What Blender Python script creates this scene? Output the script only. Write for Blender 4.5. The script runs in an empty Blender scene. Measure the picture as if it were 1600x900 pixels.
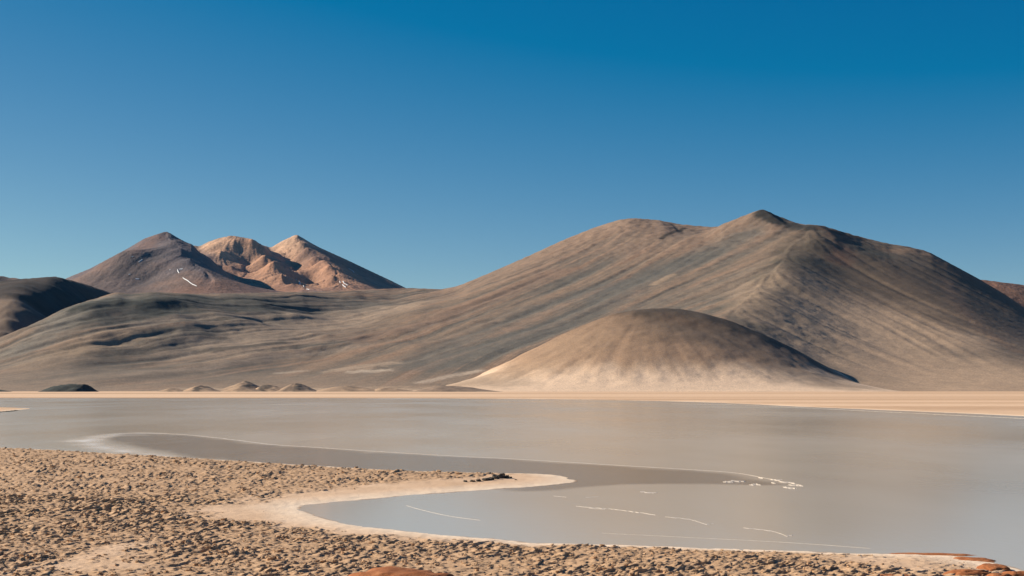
import bpy, math, random
import numpy as np
R = math.radians
rng = np.random.default_rng(7)
random.seed(7)
scene = bpy.context.scene
C = scene.collection

# ------------------------------------------------------------------ camera, sky, sun, exposure
CAM_H = 10.0
FPX = 2222.0                       # focal length in photograph pixels (50 mm on 36 mm, 1600 px wide)
HORIZON = 606.0
PITCH = math.atan((HORIZON - 450.0) / FPX)
cam_d = bpy.data.cameras.new('camera')
cam_d.sensor_width = 36.0
cam_d.lens = FPX / 1600.0 * 36.0
cam_d.clip_start = 0.5
cam_d.clip_end = 150000.0
cam = bpy.data.objects.new('camera', cam_d)
C.objects.link(cam)
cam.location = (0, 0, CAM_H)
cam.rotation_euler = (math.pi / 2 + PITCH, 0, 0)
scene.camera = cam

SUN_EL = R(26.5)
SUN_AZ = R(-73.0)                  # from the view direction (+Y), negative = to the left
SUN_DIR = (math.sin(SUN_AZ) * math.cos(SUN_EL), math.cos(SUN_AZ) * math.cos(SUN_EL), math.sin(SUN_EL))
world = bpy.data.worlds.new('World')
scene.world = world
world.use_nodes = True
wn, wl = world.node_tree.nodes, world.node_tree.links
wn.clear()
sky = wn.new('ShaderNodeTexSky')
sky.sky_type = 'NISHITA'
sky.sun_disc = False
sky.sun_elevation = SUN_EL
sky.sun_rotation = SUN_AZ
sky.altitude = 4200.0
sky.air_density = 1.0
sky.dust_density = 0.2
sky.ozone_density = 3.0
# thin dry air: the red of the sky falls away quickly above the horizon, as in the photograph
sep_s = wn.new('ShaderNodeSeparateColor'); com_s = wn.new('ShaderNodeCombineColor')
sub_s = wn.new('ShaderNodeMath'); sub_s.operation = 'MULTIPLY_ADD'; sub_s.inputs[1].default_value = 1.70; sub_s.inputs[2].default_value = -1.90
max_s = wn.new('ShaderNodeMath'); max_s.operation = 'MAXIMUM'; max_s.inputs[1].default_value = 0.01
pw_g = wn.new('ShaderNodeMath'); pw_g.operation = 'POWER'; pw_g.inputs[1].default_value = 1.2
ml_g = wn.new('ShaderNodeMath'); ml_g.operation = 'MULTIPLY'; ml_g.inputs[1].default_value = .80
pw_b = wn.new('ShaderNodeMath'); pw_b.operation = 'POWER'; pw_b.inputs[1].default_value = .70
ml_b = wn.new('ShaderNodeMath'); ml_b.operation = 'MULTIPLY'; ml_b.inputs[1].default_value = 1.63
bg = wn.new('ShaderNodeBackground')
bg.inputs['Strength'].default_value = 0.05
wo = wn.new('ShaderNodeOutputWorld')
wl.new(sky.outputs['Color'], sep_s.inputs['Color'])
wl.new(sep_s.outputs['Red'], sub_s.inputs[0]); wl.new(sub_s.outputs[0], max_s.inputs[0])
wl.new(max_s.outputs[0], com_s.inputs['Red']); wl.new(sep_s.outputs['Green'], pw_g.inputs[0]); wl.new(pw_g.outputs[0], ml_g.inputs[0]); wl.new(ml_g.outputs[0], com_s.inputs['Green'])
wl.new(sep_s.outputs['Blue'], pw_b.inputs[0]); wl.new(pw_b.outputs[0], ml_b.inputs[0]); wl.new(ml_b.outputs[0], com_s.inputs['Blue'])
wl.new(com_s.outputs['Color'], bg.inputs['Color'])
wl.new(bg.outputs['Background'], wo.inputs['Surface'])

sun_d = bpy.data.lights.new('sun', 'SUN')
sun_d.energy = 5.0
sun_d.angle = R(0.53)
sun_d.color = (1.0, 0.89, 0.735)
sun = bpy.data.objects.new('sun', sun_d)
C.objects.link(sun)
from mathutils import Vector
sun.rotation_euler = Vector(SUN_DIR).to_track_quat('Z', 'Y').to_euler()
sun.location = (-200, 60, 150)

scene.view_settings.view_transform = 'Standard'
scene.view_settings.look = 'None'
scene.view_settings.gamma = 1.0
scene.view_settings.use_curve_mapping = False
scene.view_settings.exposure = 0.78
HAZE = 2.6e-6
scene.render.resolution_x, scene.render.resolution_y = 1024, 576
scene.render.engine = 'CYCLES'

# ------------------------------------------------------------------ helpers
SP, CP = math.sin(PITCH), math.cos(PITCH)
def at(px, py, d):
    """world point seen at pixel (px,py) at ground distance y = d"""
    cx, cy = (px - 800.0) / FPX, (450.0 - py) / FPX
    t = d / (CP - cy * SP)
    return (cx * t, d, CAM_H + t * (SP + cy * CP))
def ground(px, py, z=0.0):
    """where the pixel's ray meets the level z"""
    cx, cy = (px - 800.0) / FPX, (450.0 - py) / FPX
    t = (z - CAM_H) / (SP + cy * CP)
    return (cx * t, (CP - cy * SP) * t)
def project(x, y, z):
    f = y * CP + (z - CAM_H) * SP
    u = -y * SP + (z - CAM_H) * CP
    return 800 + FPX * x / f, 450 - FPX * u / f

def _hash(ix, iy, seed):
    h = (ix.astype(np.int64) * 374761393 + iy.astype(np.int64) * 668265263 + seed * 974634539) & 0xFFFFFFFF
    h = ((h ^ (h >> 13)) * 1274126177) & 0xFFFFFFFF
    return (h ^ (h >> 16)) & 0xFFFFFFFF
def perlin(x, y, seed=0):
    ix, iy = np.floor(x), np.floor(y)
    fx, fy = x - ix, y - iy
    u, v = fx * fx * fx * (fx * (fx * 6 - 15) + 10), fy * fy * fy * (fy * (fy * 6 - 15) + 10)
    def g(ox, oy):
        a = _hash(ix + ox, iy + oy, seed).astype(np.float64) * (2 * math.pi / 4294967296.0)
        return np.cos(a) * (fx - ox) + np.sin(a) * (fy - oy)
    a, b, c, d = g(0, 0), g(1, 0), g(0, 1), g(1, 1)
    return 1.5 * ((a + (b - a) * u) + ((c + (d - c) * u) - (a + (b - a) * u)) * v)
def fbm(x, y, octv=4, seed=0, gain=0.5, lac=2.03):
    s, a = 0, 1.0
    for o in range(octv):
        s = s + a * perlin(x, y, seed + o * 17)
        x, y, a = x * lac + 13.7, y * lac - 7.1, a * gain
    return s
def smooth(e0, e1, v):
    """smooth step from 0 at e0 to 1 at e1"""
    t = np.clip((v - e0) / (e1 - e0), 0, 1)
    return t * t * (3 - 2 * t)

def resample(pts, step):
    out = []
    for a, b in zip(pts[:-1], pts[1:]):
        a, b = np.array(a, float), np.array(b, float)
        n = max(1, int(np.hypot(*(b - a)[:2]) / step))
        for k in range(n):
            out.append(a + (b - a) * k / n)
    out.append(np.array(pts[-1], float))
    return out
def catmull(pts, n):
    p = np.array(pts, float)
    p = np.vstack([2 * p[0] - p[1], p, 2 * p[-1] - p[-2]])
    out = []
    for i in range(1, len(p) - 2):
        for k in range(n):
            t = k / n
            out.append(0.5 * (2 * p[i] + (p[i + 1] - p[i - 1]) * t + (2 * p[i - 1] - 5 * p[i] + 4 * p[i + 1] - p[i + 2]) * t * t
                       + (3 * p[i] - p[i - 1] - 3 * p[i + 1] + p[i + 2]) * t ** 3))
    out.append(p[-2])
    return np.array(out)

def rbf_surface(ctrl, X, Y, c):
    P = np.array([p if len(p) == 4 else (*p, 0.0) for p in ctrl])
    key = np.round(P[:, :2] / 20.0)
    _, idx = np.unique(key, axis=0, return_index=True)
    P = P[idx]
    sc = 1000.0
    A = np.sqrt((P[:, None, 0] - P[None, :, 0]) ** 2 + (P[:, None, 1] - P[None, :, 1]) ** 2 + c * c) / sc
    n = len(P)
    M = np.zeros((n + 3, n + 3))
    M[:n, :n] = A - np.diag(P[:, 3])
    Q = np.c_[np.ones(n), P[:, :2] / sc]
    M[:n, n:] = Q
    M[n:, :n] = Q.T
    w = np.linalg.solve(M, np.r_[P[:, 2], 0, 0, 0])
    Z = w[n] + w[n + 1] * X / sc + w[n + 2] * Y / sc
    for k in range(n):
        Z += w[k] / sc * np.sqrt((X - P[k, 0]) ** 2 + (Y - P[k, 1]) ** 2 + c * c)
    return Z

def grid_mesh(name, X, Y, Z, mat, cols=None, flats=None, smooth_shade=True, mask=None):
    nr, nc = X.shape
    co = np.stack([X, Y, Z], -1).reshape(-1, 3).astype(np.float32)
    i = np.arange(nr * nc).reshape(nr, nc)
    f = np.stack([i[:-1, :-1], i[:-1, 1:], i[1:, 1:], i[1:, :-1]], -1).reshape(-1, 4)
    if mask is not None:
        keep = mask.ravel()[f].any(1)
        f = f[keep]
        used = np.unique(f)
        rem = np.full(nr * nc, -1); rem[used] = np.arange(len(used))
        f = rem[f]; co = co[used]
    else:
        used = slice(None)
    me = bpy.data.meshes.new(name)
    me.vertices.add(len(co)); me.vertices.foreach_set('co', co.ravel())
    me.loops.add(f.size); me.loops.foreach_set('vertex_index', f.ravel().astype(np.int32))
    me.polygons.add(len(f))
    me.polygons.foreach_set('loop_start', np.arange(0, f.size, 4, dtype=np.int32))
    me.polygons.foreach_set('use_smooth', np.full(len(f), smooth_shade))
    me.update(); me.validate()
    if cols is not None:
        a = me.attributes.new('rock', 'FLOAT_COLOR', 'POINT')
        v = np.concatenate([cols.reshape(-1, 3), np.ones((nr * nc, 1))], 1)[used].astype(np.float32)
        a.data.foreach_set('color', v.ravel())
    for k, v in (flats or {}).items():
        a = me.attributes.new(k, 'FLOAT', 'POINT')
        a.data.foreach_set('value', v.ravel()[used].astype(np.float32))
    me.materials.append(mat)
    o = bpy.data.objects.new(name, me)
    C.objects.link(o)
    return o
def poly_obj(name, verts, faces, mat, parent=None, smooth_shade=False):
    me = bpy.data.meshes.new(name)
    me.from_pydata([tuple(map(float, v)) for v in verts], [], [tuple(map(int, f)) for f in faces])
    if smooth_shade:
        me.polygons.foreach_set('use_smooth', np.full(len(me.polygons), True))
    me.update()
    me.materials.append(mat)
    o = bpy.data.objects.new(name, me)
    C.objects.link(o)
    o.parent = parent
    return o
def tag(o, label, cat, group=None, kind=None):
    o['label'] = label
    o['category'] = cat
    if group: o['group'] = group
    if kind: o['kind'] = kind
    return o

# ------------------------------------------------------------------ materials
def new_mat(name):
    m = bpy.data.materials.new(name); m.use_nodes = True
    n, l = m.node_tree.nodes, m.node_tree.links
    b = n['Principled BSDF']
    return m, n, l, b
def noise_node(n, l, scale, detail, coord, rough=0.6):
    t = n.new('ShaderNodeTexNoise'); t.inputs['Scale'].default_value = scale
    t.inputs['Detail'].default_value = detail; t.inputs['Roughness'].default_value = rough
    l.new(coord, t.inputs['Vector'])
    return t.outputs['Fac']
def ramp(n, l, fac, stops):
    r = n.new('ShaderNodeValToRGB'); cr = r.color_ramp
    while len(cr.elements) < len(stops): cr.elements.new(0.5)
    for e, (p, c) in zip(cr.elements, stops):
        e.position = p; e.color = (*c, 1) if len(c) == 3 else c
    l.new(fac, r.inputs['Fac'])
    return r.outputs['Color']
def mixc(n, l, mode, a, b, fac=1.0):
    m = n.new('ShaderNodeMix'); m.data_type = 'RGBA'; m.blend_type = mode
    for sock, v in ((m.inputs['Factor'], fac), (m.inputs['A'], a), (m.inputs['B'], b)):
        if hasattr(v, 'links') or hasattr(v, 'is_linked'): l.new(v, sock)
        else: sock.default_value = v if not isinstance(v, tuple) or len(v) == 4 else (*v, 1)
    return m.outputs['Result']
def bump(n, l, h, b, strength, dist, prev=None):
    k = n.new('ShaderNodeBump'); k.inputs['Strength'].default_value = strength
    k.inputs['Distance'].default_value = dist
    l.new(h, k.inputs['Height'])
    if prev: l.new(prev, k.inputs['Normal'])
    if b is not None: l.new(k.outputs['Normal'], b.inputs['Normal'])
    return k.outputs['Normal']

def rock_mat(name, grain, amp, bump_scale, bump_dist, bump_strength=0.6, amp2=0.25):
    """slope material: the rock colour of the mesh, broken by scree-sized mottling and relief"""
    m, n, l, b = new_mat(name)
    g = n.new('ShaderNodeNewGeometry').outputs['Position']
    a = n.new('ShaderNodeAttribute'); a.attribute_name = 'rock'
    f1 = noise_node(n, l, grain, 6, g, 0.7)
    f2 = noise_node(n, l, grain * 0.13, 4, g)
    c1 = ramp(n, l, f1, [(0.25, (1 - amp,) * 3), (0.75, (1 + amp,) * 3)])
    c2 = ramp(n, l, f2, [(0.3, (1 - amp2, 1 - amp2 * .9, 1 - amp2 * .75)), (0.7, (1 + amp2, 1 + amp2 * .85, 1 + amp2 * .7))])
    col = mixc(n, l, 'MULTIPLY', mixc(n, l, 'MULTIPLY', a.outputs['Color'], c1), c2)
    l.new(col, b.inputs['Base Color'])
    b.inputs['Roughness'].default_value = 0.95
    b.inputs['Specular IOR Level'].default_value = 0.15
    bump(n, l, noise_node(n, l, bump_scale, 5, g, 0.65), b, bump_strength, bump_dist)
    return m

M_mount = rock_mat('volcanic_scree', 0.22, 0.5, 0.16, 2.2, 0.4, 0.12)
M_hill = rock_mat('sandy_scree', 0.28, 0.42, 0.2, 1.4, 0.4, 0.08)
M_far = rock_mat('far_rock', 0.03, 0.34, 0.014, 28.0)
M_mound = rock_mat('shore_mound', 0.2, 0.2, 0.15, 1.2)

# ------------------------------------------------------------------ terrain builder
def terrain_grid(s0, s1, ns, ys):
    s = np.linspace(s0, s1, ns)
    S, Y = np.meshgrid(s, ys)
    return S, S * Y, Y
def blur(a, k):
    for _ in range(k):
        p = np.pad(a, 1, mode='edge')
        a = (p[:-2, 1:-1] + p[2:, 1:-1] + p[1:-1, :-2] + p[1:-1, 2:] + 4 * a) / 8
    return a
def flow_streaks(S, Y, Z, noises, step, n):
    """average noise along the fall line of the slope: scree runs and gullies"""
    nr, nc = Z.shape
    ds = S[0, 1] - S[0, 0]
    yrow = Y[:, 0]
    Zb = blur(Z, 12)
    dzds = np.gradient(Zb, ds, axis=1)
    dzdy_s = np.gradient(Zb, yrow, axis=0)
    gx = dzds / Y
    gy = dzdy_s - S / Y * dzds
    L = np.sqrt(gx * gx + gy * gy) + 1e-4
    dx, dy = -gx / L * step, -gy / L * step
    dj = ((dx - S * dy) / Y / ds)
    di = dy / np.gradient(yrow)[:, None]
    I0, J0 = np.meshgrid(np.arange(nr, dtype=np.float32), np.arange(nc, dtype=np.float32), indexing='ij')
    acc = [nz.copy() for nz in noises]
    for sgn in (1, -1):
        I, J = I0.copy(), J0.copy()
        for k in range(n):
            ii = np.clip((I + .5).astype(np.int32), 0, nr - 1); jj = np.clip((J + .5).astype(np.int32), 0, nc - 1)
            I += sgn * di[ii, jj]; J += sgn * dj[ii, jj]
            ii = np.clip((I + .5).astype(np.int32), 0, nr - 1); jj = np.clip((J + .5).astype(np.int32), 0, nc - 1)
            wgt = 1 - k / n
            for a, nz in zip(acc, noises):
                a += nz[ii, jj] * wgt
    out = []
    for q, a in enumerate(acc):
        if q: a = blur(a, 1)
        out.append((a - a.mean()) / a.std())
    slope = L
    return out, slope
def lines_to_ctrl(lines, step, tight=99, lam=0.0):
    """feature lines to control points; lines past the first `tight` only guide the surface"""
    out = []
    for k, ln in enumerate(lines):
        out += [(*p, 0.0 if k < tight else lam) for p in resample([at(*q) for q in ln], step)]
    return out
class Painter:
    """finds where a photographed point lies on a surface, and colours a stroke of ground around it"""
    def __init__(self, S, X, Y, Z):
        self.S, self.X, self.Y, self.Z = S, X, Y, Z
        self.py = project(X, Y, Z)[1]
    def hit(self, px, py):
        s = (px - 800) / FPX
        j = int(np.clip(np.searchsorted(self.S[0], s), 0, self.S.shape[1] - 1))
        col = self.py[:, j]
        k = np.nonzero(col <= py)[0]
        i = k[0] if len(k) else int(np.argmin(col))
        return self.X[i, j], self.Y[i, j]
    def stroke(self, pts, width, soft=0.6, rough=0.5, seed=0, ws=None):
        """weight 0..1 round a line through photographed points; width in metres"""
        w = [self.hit(*p) for p in pts]
        if len(w) == 1: w = [w[0], (w[0][0] + 1, w[0][1])]
        D = np.full(self.X.shape, 1e9)
        for (ax, ay), (bx, by) in zip(w[:-1], w[1:]):
            vx, vy = bx - ax, by - ay
            t = np.clip(((self.X - ax) * vx + (self.Y - ay) * vy) / (vx * vx + vy * vy + 1e-6), 0, 1)
            D = np.minimum(D, np.hypot(self.X - ax - vx * t, self.Y - ay - vy * t))
        if rough:
            D = D + width * rough * fbm(self.X / width * 1.3, self.Y / width * 1.3, 3, seed + 5)
        return 1 - smooth(width * (1 - soft), width * (1 + soft), D)
def settle_crest(X, Y, Z, line, reach=45.0, lim=30.0):
    """nudge the upper slopes so that the crest stands as high as surveyed; the change fades out downhill"""
    for _ in range(2):
        u, v = project(X, Y, Z)
        top = v.min(0)
        uc = u[v.argmin(0), np.arange(u.shape[1])]
        want = np.interp(uc, [p[0] for p in line], [p[1] for p in line])
        inside = smooth(line[0][0] - 5, line[0][0] + 15, uc) * (1 - smooth(line[-1][0] - 15, line[-1][0] + 5, uc))
        e = np.clip(top - want, -lim, lim) * inside
        e = np.convolve(np.pad(e, 3, mode='edge'), np.ones(7) / 7, 'valid')
        Z = Z + (e * Y / FPX) * (1 - smooth(0, reach, v - top[None, :]))
    return Z
def lay(col, w, c, k=1.0):
    w = np.clip(w * k, 0, 1)[..., None]
    return col * (1 - w) + np.array(c) * w

# ------------------------------------------------------------------ the big mountain with its apron and the left plateau
def build_mountain():
    ys = np.concatenate([np.linspace(3300, 7600, 530), np.linspace(7620, 11000, 60)])
    S, X, Y = terrain_grid(-0.50, 0.50, 820, ys)
    lines = [
        # back shoulder skyline
        [(640, 452, 7500), (700, 450, 7300), (740, 437, 7200), (780, 420, 7150), (830, 398, 7100), (880, 375, 7100), (930, 355, 7100), (965, 344, 7100), (990, 341, 7100), (1030, 344, 7150), (1060, 350, 7200), (1120, 358, 7250)],
        # summit ridge
        [(1112, 357, 6620), (1150, 342, 6560), (1180, 330, 6500), (1192, 328, 6480), (1205, 333, 6500), (1230, 344, 6500), (1260, 350, 6400), (1285, 352, 6250), (1310, 360, 6400), (1350, 373, 6500), (1400, 383, 6400), (1450, 394, 6200), (1480, 410, 6150), (1530, 435, 6050), (1570, 460, 5950), (1600, 480, 5900), (1660, 515, 5800), (1750, 555, 5600), (1900, 597, 5300)],
        # left plateau skyline and its edge
        [(190, 461, 5600), (215, 458, 5600), (240, 456, 5600), (300, 459, 5700), (380, 458, 5800), (450, 456, 6000), (520, 457, 6400), (590, 455, 6900)],
        [(190, 461, 5600), (135, 471, 5250), (105, 488, 5000), (84, 505, 4850), (68, 526, 4700), (30, 545, 4550), (0, 562, 4450), (-60, 585, 4250)],
        # lit spur in front of the summit
        [(1285, 354, 6080), (1270, 375, 5850), (1245, 400, 5580), (1215, 430, 5200), (1190, 455, 4930), (1160, 482, 4620), (1120, 515, 4220)],
        [(700, 455, 7000), (600, 480, 6300), (500, 510, 5600), (350, 550, 4900), (220, 590, 4300)],
        # bowl right of the spur
        [(1325, 385, 6020), (1320, 450, 5400), (1330, 500, 4930), (1370, 550, 4520), (1420, 590, 4120)],
        [(1290, 410, 5740), (1260, 470, 5030), (1265, 530, 4480), (1280, 580, 4100)],
        # right spur
        [(1450, 396, 6180), (1470, 430, 5750), (1495, 465, 5300), (1530, 510, 4850), (1575, 545, 4500), (1620, 575, 4250), (1650, 600, 4050)],
        [(1570, 485, 5550), (1620, 535, 5100), (1700, 580, 4600)],
        [(180, 485, 5000), (260, 480, 5250), (340, 478, 5400), (420, 474, 5600)],
        [(120, 530, 4600), (200, 515, 4750), (300, 503, 4950), (400, 494, 5100), (460, 488, 5250)],
        [(60, 570, 4300), (160, 556, 4400), (280, 540, 4550), (400, 525, 4750)],
        [(100, 590, 4050), (250, 580, 4200), (400, 560, 4500)],
        [(360, 457, 7600), (400, 456, 8600), (470, 455, 8800), (560, 451, 8800), (640, 449, 8800), (700, 455, 8800)],
        [(120, 510, 6300), (60, 535, 5600), (0, 560, 5200), (-100, 580, 4900), (-250, 595, 4500)],
        [(100, 520, 8000), (-200, 540, 8000), (-500, 560, 7000)],
    ]
    ctrl = lines_to_ctrl(lines, 160, 5, 0.4)
    # the streaked flank: one long even slope falling 30 degrees to the left of the line of sight
    for d in range(4300, 6700, 200):
        lo = np.interp(d, [4300, 5000, 5600, 6600], [400, 540, 670, 880]); hi_ = np.interp(d, [4250, 4650, 4950, 5200, 5600, 5850, 6080, 6200, 6600], [1020, 1110, 1145, 1172, 1205, 1228, 1235, 1190, 1110])
        for px in np.linspace(lo, hi_, 8):
            x = (px - 800) / FPX * d
            ctrl.append((x, d, float(np.interp(.5 * x + .866 * d, [3400, 3913, 4386, 4578, 4949, 5242, 5579, 5835, 6183, 6400], [48, 150, 248, 297, 392, 470, 571, 650, 800, 900])), .15))
    for px in range(-500, 2101, 130):
        for d, z in ((3320, -6), (3560, -4), (3800, 1.0)):
            ctrl.append(((px - 800) / FPX * d, d, z))
    for ln in lines[:2]:
        for px, py, d in ln[::2]:
            x, y, z = at(px, py, d)
            ctrl.append((x * (d + 700) / d, d + 700, z - 190 if px < 1400 else z - 260, .3))
    for px in range(700, 2101, 200):
        p = at(px, 540, 9500); ctrl.append(p)
        p = at(px, 560, 10900); ctrl.append(p)
    for px in range(-500, 700, 250):
        ctrl.append(at(px, 470, 10900))
    Z = rbf_surface(ctrl, X, Y, 60.0)
    Z = blur(Z, 4)
    # scree runs and gullies along the fall line
    wn_ = rng.standard_normal(Z.shape)
    n1 = wn_
    n2 = fbm(X / 70, Y / 70, 2, 3)
    n3 = fbm(X / 230, Y / 230, 2, 9)
    (s1, s2, s3), slope = flow_streaks(S, Y, Z, [n1, n2, n3], 9.0, 70)
    # on the left apron the sand sheets sweep sideways instead
    al, ac = .65 * X + .76 * Y, .76 * X - .65 * Y
    wrp = 60 * fbm(X / 700, Y / 700, 2, 140)
    t1 = fbm((ac + wrp) / 22, al / 420, 2, 141); t2 = fbm((ac + wrp) / 75, al / 900, 2, 142); t3 = fbm((ac + 2 * wrp) / 240, al / 1500, 2, 143)
    lw = 1 - smooth(-250, 350, X - .28 * (Y - 5200) + 500)
    s1, s2, s3 = (a_ * (1 - lw) + lw * q_ / q_.std() for a_, q_ in ((s1, t1), (s2, t2), (s3, t3)))
    hi = smooth(10, 160, Z)
    st = smooth(0.12, 0.32, slope)
    rid = -np.abs(s2) + 0.8
    Zd = Z + hi * (0.35 + 0.65 * st) * (0.5 * s1 + 1.1 * s2 + 1.6 * s3 + 0.9 * rid)
    # gentle swells on the apron at left
    left = 1 - smooth(-500, 300, X)
    Zd += left * hi * (0.9 * s3 + 0.7 * s2 + 9 * fbm(X / 420 + Y / 900, Y / 420, 3, 31))
    Zd += hi * (2.2 * fbm(X / 90, Y / 90, 4, 77) * (1 - .6 * smooth(900, 1200, X)) + smooth(420, 700, Z) * 3.5 * fbm(X / 55, Y / 55, 3, 79) + 0.5 * fbm(X / 28, Y / 28, 3, 78))
    P = Painter(S, X, Y, Zd)
    for pts, w, h in (([(90, 562), (160, 541), (230, 525), (330, 505), (450, 498)], 75, 22), ([(150, 596), (300, 574), (430, 555), (560, 533), (660, 510)], 55, 16),
                      ([(130, 480), (190, 472), (240, 469)], 60, 22), ([(300, 474), (350, 470), (400, 472)], 70, 12),
                      ([(330, 549), (380, 542), (430, 536)], 26, 12), ([(480, 500), (540, 488), (600, 480)], 50, 12)):
        Zd = Zd + .5 * h * P.stroke(pts, w * 1.25, soft=.85, rough=0) * (.75 + .5 * fbm(X / 170, Y / 170, 2, int(w)))
    Zd = settle_crest(X, Y, Zd, [(190, 460), (215, 458), (240, 456), (300, 459), (380, 458), (450, 456), (520, 455), (580, 452), (640, 450), (690, 452), (715, 447), (740, 437), (780, 420), (830, 398), (880, 375), (930, 355), (965, 344), (985, 341), (1000, 341.5), (1030, 344), (1060, 350), (1090, 353), (1117, 355), (1150, 342), (1180, 330), (1190, 327.5), (1196, 328), (1210, 335), (1230, 343), (1250, 350), (1283, 352), (1300, 357), (1330, 366), (1360, 374), (1390, 381), (1420, 385.5), (1450, 393), (1480, 409), (1530, 436), (1570, 460), (1600, 480), (1640, 504)])
    P = Painter(S, X, Y, Zd)
    # --- rock colours
    big = fbm(X / 600, Y / 600, 4, 21)
    tan, grey, red = np.array((.225, .156, .108)), np.array((.118, .104, .086)), np.array((.215, .126, .080))
    pale = np.array((.31, .235, .175))
    rightside = smooth(-150, 250, X - np.interp(Y, [4200, 4620, 4930, 5200, 5580, 5850, 6080], [590, 750, 865, 970, 1118, 1237, 1327]))
    s1, s2, s3 = (q * (1 - k_ * rightside) for q, k_ in ((s1, .45), (s2, .7), (s3, .6)))
    band = smooth(-1.7, 1.5, 0.65 * s3 + 0.6 * s2 + 0.6 * s1 + 0.4 * big)
    col = grey + (tan - grey) * band[..., None]
    col = lay(col, smooth(0.5, 2.0, s2 + 0.5 * s1 + big * .6), red, 0.7)
    col = lay(col, smooth(1.1, 2.6, s1 * 0.8 + s2), pale, 0.5)
    st_ = lambda *a, **k: P.stroke(*a, **k)
    # foot of the apron: pale wash
    col = lay(col, 1 - smooth(2, 70, Zd + 15 * fbm(X / 200, Y / 200, 3, 2) + 6 * s2), (.29, .21, .148), 0.7)
    # upper shoulder, tan to rust
    col = lay(col, st_([(780, 428), (880, 385), (985, 350), (1100, 370)], 420, soft=.6), (.225, .152, .108), 0.55)
    # grey scree belts that run down the flank
    col = lay(col, st_([(1160, 370), (1040, 425), (940, 470), (800, 530), (700, 570)], 90, soft=.8), (.112, .106, .092), 0.7)
    col = lay(col, st_([(1180, 420), (1080, 455), (960, 500)], 60, soft=.8), (.125, .116, .098), 0.5)
    col = lay(col, st_([(960, 445), (840, 480), (720, 530), (640, 570)], 70, soft=.9), (.118, .110, .095), 0.6)
    col = lay(col, st_([(870, 425), (760, 470), (660, 505), (560, 530)], 70, soft=.9), (.21, .128, .088), 0.5)
    col = lay(col, st_([(1050, 430), (1035, 437), (1020, 445)], 16, soft=.7), (.34, .245, .165), 0.8)
    col = lay(col, st_([(1000, 455), (985, 465)], 14, soft=.7), (.22, .16, .12), 0.6)
    col = lay(col, st_([(1250, 380), (1190, 430), (1120, 455)], 110, soft=.8), (.225, .165, .118), 0.55)
    # bowl: head painted dark as the spur's shaded side, pale fan
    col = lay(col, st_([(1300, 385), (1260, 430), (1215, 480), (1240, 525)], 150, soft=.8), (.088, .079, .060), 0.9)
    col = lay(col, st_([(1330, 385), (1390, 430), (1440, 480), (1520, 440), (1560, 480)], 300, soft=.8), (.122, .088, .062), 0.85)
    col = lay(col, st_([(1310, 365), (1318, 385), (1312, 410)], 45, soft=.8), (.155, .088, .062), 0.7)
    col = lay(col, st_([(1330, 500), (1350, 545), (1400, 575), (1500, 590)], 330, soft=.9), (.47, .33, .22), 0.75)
    col = lay(col, st_([(1480, 440), (1500, 480), (1540, 520), (1590, 550)], 32, soft=.9), (.20, .13, .088), 0.6)
    col = lay(col, st_([(1420, 385), (1450, 396), (1500, 425)], 70, soft=.8), (.14, .09, .065), 0.5)
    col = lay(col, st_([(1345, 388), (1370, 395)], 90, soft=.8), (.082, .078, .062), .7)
    col = lay(col, st_([(1385, 392), (1420, 392), (1455, 398)], 40, soft=.8), (.24, .155, .10), .6)
    # dark band right of the summit and the small outcrop
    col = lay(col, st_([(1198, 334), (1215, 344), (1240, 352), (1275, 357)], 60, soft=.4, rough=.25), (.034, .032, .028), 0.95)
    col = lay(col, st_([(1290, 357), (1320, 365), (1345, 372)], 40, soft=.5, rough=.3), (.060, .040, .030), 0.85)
    col = lay(col, st_([(1033, 373), (1050, 364), (1068, 357)], 15, soft=.5), (.03, .025, .022), 0.9)
    # left plateau: dark tones and a lava crest, tan sand between
    col = lay(col, st_([(130, 482), (220, 474), (300, 470), (390, 470)], 200, soft=.6), (.085, .083, .069), 0.85)
    col = lay(col, st_([(150, 552), (240, 533), (340, 516), (430, 500)], 105, soft=.9), (.095, .088, .072), 0.7)
    col = lay(col, st_([(60, 570), (110, 550), (170, 530), (200, 520)], 80, soft=.8), (.29, .205, .135), 0.75)
    col = lay(col, st_([(210, 508), (300, 498), (370, 494), (450, 488)], 34, soft=.8), (.29, .22, .16), 0.65)
    col = lay(col, st_([(330, 552), (420, 522), (520, 500), (620, 480)], 170, soft=.8), (.30, .225, .162), 0.75)
    col = lay(col, st_([(330, 548), (400, 540), (440, 535)], 26, soft=.7), (.06, .055, .048), 0.6)
    col = lay(col, st_([(410, 486), (480, 480)], 60, soft=.8), (.07, .068, .06), 0.6)
    col = lay(col, st_([(200, 585), (330, 575), (450, 555), (560, 540)], 30, soft=.8), (.26, .20, .152), 0.55)
    col = lay(col, st_([(0, 590), (40, 589), (80, 583)], 45, soft=.8), (.23, .175, .13), 0.7)
    col = lay(col, st_([(0, 575), (120, 578), (300, 590), (520, 590)], 110, soft=.9), (.20, .158, .12), 0.5)
    col = lay(col, st_([(185, 464), (140, 472), (108, 489), (86, 506), (68, 528), (20, 550)], 60, soft=.6), (.20, .175, .14), 0.7)
    col = lay(col, st_([(135, 477), (160, 472), (200, 470), (235, 472)], 70, soft=.6), (.052, .055, .046), 0.85)
    col = lay(col, st_([(236, 488), (243, 474), (270, 468), (320, 466)], 60, soft=.6), (.05, .052, .045), 0.8)
    # red plain behind the plateau
    col = lay(col, smooth(6900, 7400, Y) * (1 - smooth(-300, 100, X)), (.175, .088, .055), 0.85)
    # bright sand scars near the shore
    col = lay(col, (1 - smooth(4, 16, Zd + 5 * fbm(X / 60, Y / 60, 3, 88))) * smooth(-1000, -800, X) * (1 - smooth(-60, 60, X)), (.44, .32, .22), .8)
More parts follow.
